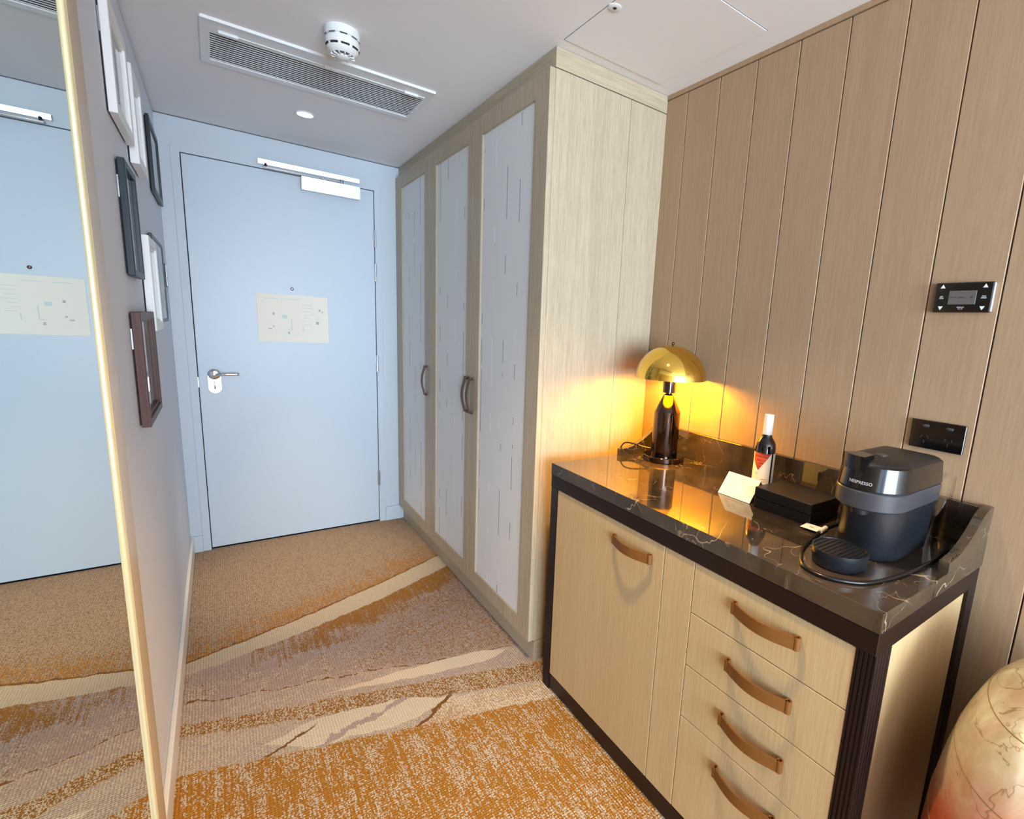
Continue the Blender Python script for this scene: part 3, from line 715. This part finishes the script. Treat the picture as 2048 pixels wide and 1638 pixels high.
# coffee machine
MX, MY = 1.178, 0.484
cmch = thing('coffee_machine', (1.25, MY, ZC), 'black capsule coffee machine with drip tray at the right end of the worktop', 'coffee machine')
def uplan(cx, r, xb, rb=0.02, n=22, ry=None):
    """plan outline: round nose facing -x, straight sides, rounded back at xb"""
    ry = ry or r; pts = []
    for i in range(n+1):
        a = math.pi/2+math.pi*i/n; pts.append((cx+r*math.cos(a), MY+ry*math.sin(a)))
    for i in range(7):
        a = -math.pi/2+math.pi/2*i/6; pts.append((xb-rb+rb*math.cos(a), MY-ry+rb+rb*math.sin(a)))
    for i in range(7):
        a = math.pi/2*i/6; pts.append((xb-rb+rb*math.cos(a), MY+ry-rb+rb*math.sin(a)))
    return pts
def loft(levels, name, mat, parent, ang=30):
    mb = MB(); mb.ring([[(x, y, ZC+z) for x, y in uplan(*lv[1:])] for lv in levels for z in (lv[0],)]); return mb.build(name, mat, parent, smooth=True, angle=ang)
loft([(0.001, 1.205, 0.064, 1.355), (0.006, 1.205, 0.067, 1.36), (0.10, 1.203, 0.069, 1.37), (0.124, 1.200, 0.070, 1.378)], 'body', BLUEGR, cmch)
loft([(0.120, 1.180, 0.070, 1.375), (0.124, 1.178, 0.0735, 1.378), (0.160, 1.178, 0.0745, 1.38), (0.1625, 1.178, 0.073, 1.378)], 'lower_head', GRAPH, cmch)
loft([(0.1615, 1.179, 0.071, 1.375), (0.166, 1.179, 0.071, 1.375)], 'seam', DARKGAP, cmch)
hd = loft([(0.1655, 1.178, 0.0732, 1.378), (0.167, 1.178, 0.0745, 1.38), (0.217, 1.184, 0.0715, 1.372), (0.2200, 1.186, 0.069, 1.368)], 'upper_head', BLACKP, cmch)
# domed lid that swells above the head
lid = MB(); rows = []
for z, k in ((0.2190, 1.0), (0.2235, 0.97), (0.2280, 0.86), (0.2315, 0.62), (0.233, 0.30)):
    pl_ = uplan(1.186, 0.068, 1.368); cx_ = 1.265
    rows.append([(cx_+(x-cx_)*k, MY+(y-MY)*k, ZC+z) for x, y in pl_])
lid.ring(rows).build('lid', BLACKM, cmch, smooth=True, angle=50)
MB().lathe([(0.050, 0.2175), (0.0495, 0.2245), (0.046, 0.2285), (0.030, 0.2315), (0.0, 0.232)], (1.196, MY, ZC), 48, closed=False).build('lock_disc', BLACKM, cmch, smooth=True)
MB().lathe([(0.013, 0.231), (0.013, 0.2335), (0.011, 0.2345), (0, 0.2345)], (1.196, MY, ZC), 24, closed=False).build('button', GRAPH, cmch, smooth=True)
tb = MB(); tp = []
for a in [math.radians(d_) for d_ in range(138, 184, 5)]: tp.append((1.180+0.0755*math.cos(a), MY+0.0755*math.sin(a)))
tp2 = [(1.196+0.040*math.cos(a), MY+0.040*math.sin(a)) for a in [math.radians(d_) for d_ in range(183, 137, -5)]]
tb.prism(tp+tp2, 'xy', ZC+0.206, ZC+0.238).build('lever_tab', BLACKP, cmch)
# spout
MB().lathe([(0.020, 0.121), (0.018, 0.108), (0.010, 0.104)], (1.130, MY, ZC), 24).build('spout', BLACKM, cmch, smooth=True)
# name on the head
def TP(R, zc, cxx, a0):
    def f(u, v, w_):
        a = a0+u/R; rr = R+w_; return Vector((cxx+rr*math.cos(a), MY+rr*math.sin(a), ZC+zc+v))
    return f
text_obj('lettering', 'NESPRESSO', 0.0098, SILVINK, cmch, TP(0.0748, 0.181, 1.180, math.pi+0.03))
# drip tray
dtp = []
TX = 1.064
def trayplan(r):
    p_ = []
    for i in range(25):
        a = math.pi/2+math.pi*i/24; p_.append((TX+r*math.cos(a), MY+r*math.sin(a)))
    for i in range(1, 24):
        a = -math.pi/2+math.pi*i/24; p_.append((TX+0.012+r*math.cos(a)*0.8, MY+r*math.sin(a)))
    return p_
tr_ = MB(); tr_.ring([[(x, y, ZC+z) for x, y in trayplan(r)] for z, r in ((0.001, 0.050), (0.004, 0.0525), (0.034, 0.0555), (0.038, 0.0555), (0.038, 0.0525), (0.035, 0.052))]); tr_.build('drip_tray', BLUEGR, cmch, smooth=True)
gr_ = MB()
for k in range(9):
    yy = MY-0.042+k*0.0105; hx = math.sqrt(max(0.050**2-(yy-MY)**2, 0))
    gr_.box((TX-hx, yy-0.0028, ZC+0.0345), (TX+0.010+hx*0.8, yy+0.0028, ZC+0.0368), 0.0004, 1)
gr_.build('drip_grid', BLACKM, cmch)
# tank at the back
loft([(0.02, 1.33, 0.050, 1.384, 0.018), (0.16, 1.33, 0.050, 1.386, 0.018), (0.196, 1.33, 0.052, 1.387, 0.018)], 'water_tank', plain('smoky_tank', rgb(30, 32, 36), 0.08), cmch)

# power cord with a test tag
pts = [(1.43, 0.60, 0.893), (1.36, 0.600, 0.8895), (1.30, 0.606, 0.8885), (1.237, 0.605, 0.8885), (1.143, 0.587, 0.8885), (1.073, 0.569, 0.8885), (1.017, 0.542, 0.8885), (0.977, 0.512, 0.8885), (0.968, 0.472, 0.8885), (0.982, 0.438, 0.8885), (1.016, 0.406, 0.8885), (1.065, 0.390, 0.8885), (1.13, 0.379, 0.8885), (1.211, 0.373, 0.8885), (1.262, 0.372, 0.8885), (1.32, 0.375, 0.8885), (1.40, 0.385, 0.8885), (1.438, 0.40, 0.890)]
MB().tube(spline(pts, 8), 0.0042, 12).build('cord', RUBBER, cmch, smooth=True)
tg = MB().tube([(1.194, 0.5975, ZC+0.0065), (1.234, 0.6035, ZC+0.0065)], 0.0060, 16).build('test_tag', CARD, cmch, smooth=True); tg['label'] = 'small white paper test tag rolled round the cord'
MB().box((1.182, 0.602, ZC+0.0070), (1.222, 0.645, ZC+0.0078), rot=Matrix.Rotation(0.1, 3, 'Z')).build('flap', CARD, tg)
MB().box((1.196, 0.618, ZC+0.0078), (1.206, 0.628, ZC+0.0081), rot=Matrix.Rotation(0.1, 3, 'Z')).build('tag_print', PRINT, tg)

# drinking glass between machine and upstand
gls = thing('drinking_glass', (1.430, 0.462, ZC), 'tall clear drinking glass behind the coffee machine', 'glass')
GX, GY = 1.4235, 0.4335
MB().lathe([(0.0, 0.0005), (0.026, 0.0005), (0.0285, 0.003), (0.033, 0.170), (0.0315, 0.170), (0.027, 0.010), (0.0, 0.008)], (GX, GY, ZC), 40, closed=False).build('vessel', GLASS, gls, smooth=True)

# ================================================================== WALL DEVICES (RIGHT)
tm = thing('thermostat', (XR, 0.473, 1.488), 'black wall thermostat with grey screen and white arrow buttons', 'thermostat')
def WP(y, z, x): return Vector((x, y, z))
MB().box((XR-0.003, 0.4175, 1.4565), (XR, 0.5285, 1.5205)).build('back_plate', SILVINK, tm)
MB().box((XR-0.012, 0.413, 1.4525), (XR-0.003, 0.533, 1.5245), 0.0025, 2).build('faceplate', BLACKP, tm)
MB().box((XR-0.0105, 0.4117, 1.455), (XR-0.001, 0.4132, 1.522)).build('edge_strip', SILVINK, tm)
MB().box((XR-0.0126, 0.4445, 1.4715), (XR-0.0118, 0.5015, 1.5045), 0.0003, 1).build('screen', LCD, tm)
mk = MB()
for y0_, y1_, z0_, z1_ in ((0.494, 0.498, 1.4875, 1.490), (0.486, 0.491, 1.4875, 1.4895), (0.4665, 0.480, 1.4865, 1.4895), (0.4505, 0.4555, 1.4860, 1.4905), (0.452, 0.454, 1.4905, 1.492)): mk.box((XR-0.0130, y0_, z0_), (XR-0.0124, y1_, z1_))
mk.build('screen_marks', LCDM, tm)
def tri_btn(yc, zc, upw):
    s_ = 0.0052; h_ = 0.0045 if upw else -0.0045
    MB().prism([(yc-s_, zc-h_), (yc+s_, zc-h_), (yc, zc+h_)], 'yz', XR-0.0128, XR-0.0118).build('arrow_button', WHITEINK, tm)
for yc, zc, upw in ((0.517, 1.5155, True), (0.429, 1.515, True), (0.516, 1.4625, False), (0.429, 1.4625, False)): tri_btn(yc, zc, upw)
def RP(yc, zc, xo=0.0122):
    return lambda u, v, w_: Vector((XR-xo-w_, yc-u, zc+v))
for (s_, yc, zc, sz) in (('SET', .517, 1.4905, .0042), ('TEMP', .517, 1.4865, .0042), ('FAN', .429, 1.4905, .0042), ('SPEED', .429, 1.4865, .0042), ('DISPLAY', .473, 1.4645, .0040), ('\u00b0C / \u00b0F', .473, 1.4603, .0036)):
    text_obj('lettering', s_, sz, WHITEINK, tm, RP(yc, zc))
so = thing('power_socket', (XR, 0.474, 1.14), 'black double power socket on the panelled wall above the coffee machine', 'socket')
MB().box((XR-0.009, 0.4135, 1.1035), (XR, 0.5350, 1.1770), 0.001, 1).build('faceplate', BLACKP, so)
for yc in (0.501, 0.447):
    MB().box((XR-0.0125, yc-0.008, 1.1585), (XR-0.0085, yc+0.008, 1.1675), 0.0035, 3).build('rocker_switch', GRAPH, so, smooth=True)
    for dy, dz, an in ((0.0075, 0.004, 30), (-0.0075, 0.004, -30), (0, -0.009, 0)):
        MB().box((XR-0.0093, yc-0.0011+dy, 1.130+dz-0.004), (XR-0.0088, yc+0.0011+dy, 1.130+dz+0.004), rot=Matrix.Rotation(math.radians(an), 3, 'X')).build('pin_slot', DARKGAP, so)

# ================================================================== LEFT WALL
mr = thing('wall_mirror', (XL, 0.4, 0), 'tall wall mirror with champagne frame and cream beaded edge at left', 'mirror')
MB().box((XL+0.002, -0.40, 0.03), (-0.153, 1.112, 2.262)).build('mirror_glass', MIRROR, mr)
MB().box((XL+0.001, 1.112, 0.0), (-0.1545, 1.272, 2.264), 0.003, 2).build('side_stile', CHAMP, mr, smooth=True)
bdm = MB()
for yc in (1.116, 1.1245, 1.133): bdm.lathe([(0.0040, 0.001), (0.0040, 2.262)], (-0.1525, yc, 0), 14)
bdm.build('beading', BEAD, mr, smooth=True)
MB().box((XL+0.001, -0.40, 0.0), (-0.150, 1.112, 0.03)).build('bottom_rail', CHAMP, mr)
MB().box((XL+0.001, -0.43, 0.0), (-0.150, -0.40, 2.264)).build('side_stile', CHAMP, mr)

def picture(label, y0, y1, z0, z1, depth, fw_, mat, art, inner=None, hanger=False):
    o = thing('picture_frame', (XL, (y0+y1)/2, z0), label, 'picture', None)
    xa, xb = XL+0.004, XL+depth
    f = MB()
    f.box((xa, y0, z0), (xb, y0+fw_, z1), 0.0012, 1).box((xa, y1-fw_, z0), (xb, y1, z1), 0.0012, 1)
    f.box((xa, y0+fw_, z0), (xb, y1-fw_, z0+fw_), 0.0008, 1).box((xa, y0+fw_, z1-fw_), (xb, y1-fw_, z1), 0.0008, 1)
    f.build('frame', mat, o)
    if inner:       # stepped inner moulding
        g = MB(); a, b_ = fw_, fw_+0.008; xc = xb-0.006
        g.box((xa, y0+a, z0+a), (xc, y0+b_, z1-a)).box((xa, y1-b_, z0+a), (xc, y1-a, z1-a)).box((xa, y0+b_, z0+a), (xc, y1-b_, z0+b_)).box((xa, y0+b_, z1-b_), (xc, y1-b_, z1-a))
        g.build('inner_moulding', inner, o)
    MB().box((XL+0.001, y0+0.006, z0+0.006), (XL+0.007, y1-0.006, z1-0.006)).build('backing', DARKGAP, o)
    MB().box((XL+0.007, y0+fw_, z0+fw_), (XL+0.0085, y1-fw_, z1-fw_)).build('mat_board', MATB, o)
    m_ = 0.045
    MB().box((XL+0.0085, y0+fw_+m_, z0+fw_+m_), (XL+0.009, y1-fw_-m_, z1-fw_-m_)).build('print', art, o)
    MB().box((XL+0.0105, y0+fw_, z0+fw_), (XL+0.0115, y1-fw_, z1-fw_)).build('glazing', GLAZE, o)
    if hanger: MB().box((XL+0.001, y0-0.001, z1-0.10), (XL+0.004, y0+0.010, z1-0.045)).build('hanger', STEEL, o)
    return o
picture('walnut brown framed picture hanging lowest and nearest the mirror', 1.822, 2.190, 1.020, 1.336, 0.0245, 0.020, WALNUT, ART[1], WALNUT, True)
picture('navy framed picture hanging in the middle row nearest the mirror', 1.862, 2.095, 1.432, 1.731, 0.0195, 0.018, NAVY, ART[0], None, True)
picture('deep white framed picture overlapping the black one in the middle row', 2.230, 2.500, 1.272, 1.580, 0.0265, 0.028, WHTF, ART[2], WHTF)
picture('thin black framed picture in the middle row nearest the light switch', 2.530, 3.010, 1.290, 1.620, 0.0135, 0.014, BLKF, ART[2])
picture('black speckled frame picture in the top row nearest the entrance door', 2.860, 3.270, 1.822, 2.118, 0.0160, 0.022, BLKF, ART[0])
picture('white ridged frame picture in the top row nearest the mirror', 1.812, 2.140, 1.823, 2.100, 0.0215, 0.030, WHTF, ART[0], WHTF, True)
picture('white framed picture in the top row, second from the mirror', 2.185, 2.430, 1.785, 2.070, 0.0265, 0.030, WHTF, ART[1], WHTF)
ls = thing('light_switch', (XL, 3.27, 1.5), 'slim dark edged metal light switch plate beside the door frame', 'switch')
MB().box((XL, 3.215, 1.447), (XL+0.006, 3.300, 1.556), 0.0008, 1).build('surround', BLKF, ls)
MB().box((XL+0.006, 3.220, 1.452), (XL+0.0085, 3.295, 1.551), 0.0006, 1).build('plate', STEEL, ls)
MB().box((XL+0.0085, 3.240, 1.490), (XL+0.0105, 3.275, 1.515), 0.0006, 1).build('rocker', WHITE, ls)

# ================================================================== POUF
PXc, PYc, PZc = 1.175, 0.092, 0.405
pf = thing('pouf', (PXc, PYc, 0), 'glossy cream and rust-orange marbled pouf beside the sideboard', 'pouf')
def pf_pt(th, ph, k=1.0):     # th azimuth, ph elevation -90..90
    rx, ry, rz = 0.295, 0.172, 0.395
    cz = math.copysign(abs(math.sin(ph))**0.9, math.sin(ph)); cr = abs(math.cos(ph))**0.85
    return Vector((PXc+rx*k*cr*math.cos(th)+(0.02*cz**3 if cz > 0 else 0), PYc+ry*k*cr*math.sin(th)+(0.025*cz**3 if cz > 0 else 0), max(0.0, PZc+rz*k*cz)))
mb = MB(); rows = []
for j in range(1, 40):
    ph = -math.pi/2+math.pi*j/40; rows.append([pf_pt(2*math.pi*i/64, ph, 1-0.006*(abs(math.sin(8*math.pi*i/64)) < 0.15)) for i in range(64)])
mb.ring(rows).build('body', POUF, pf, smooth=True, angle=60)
for j, ph in enumerate((-0.15, 0.25, 0.62, 0.98)):
    MB().tube([pf_pt(2*math.pi*i/60, ph, 1.001) for i in range(61)], 0.0009, 6).build('seam', plain('brown_thread', rgb(150, 120, 80), 0.6), pf, smooth=True)
tf = MB()
for i in range(14):
    a = 2*math.pi*i/14; r1 = 0.028+0.008*random.random()
    p0 = Vector((PXc+0.02, PYc+0.035, PZc+0.375)); p1 = p0+Vector((r1*math.cos(a), r1*math.sin(a), 0.030+0.01*random.random())); pm = p0+Vector((0.4*r1*math.cos(a), 0.4*r1*math.sin(a), 0.026))
    tf.tube([p0, pm, p1], 0.008, 6)
tf.build('gathered_top', POUF, pf, smooth=True)
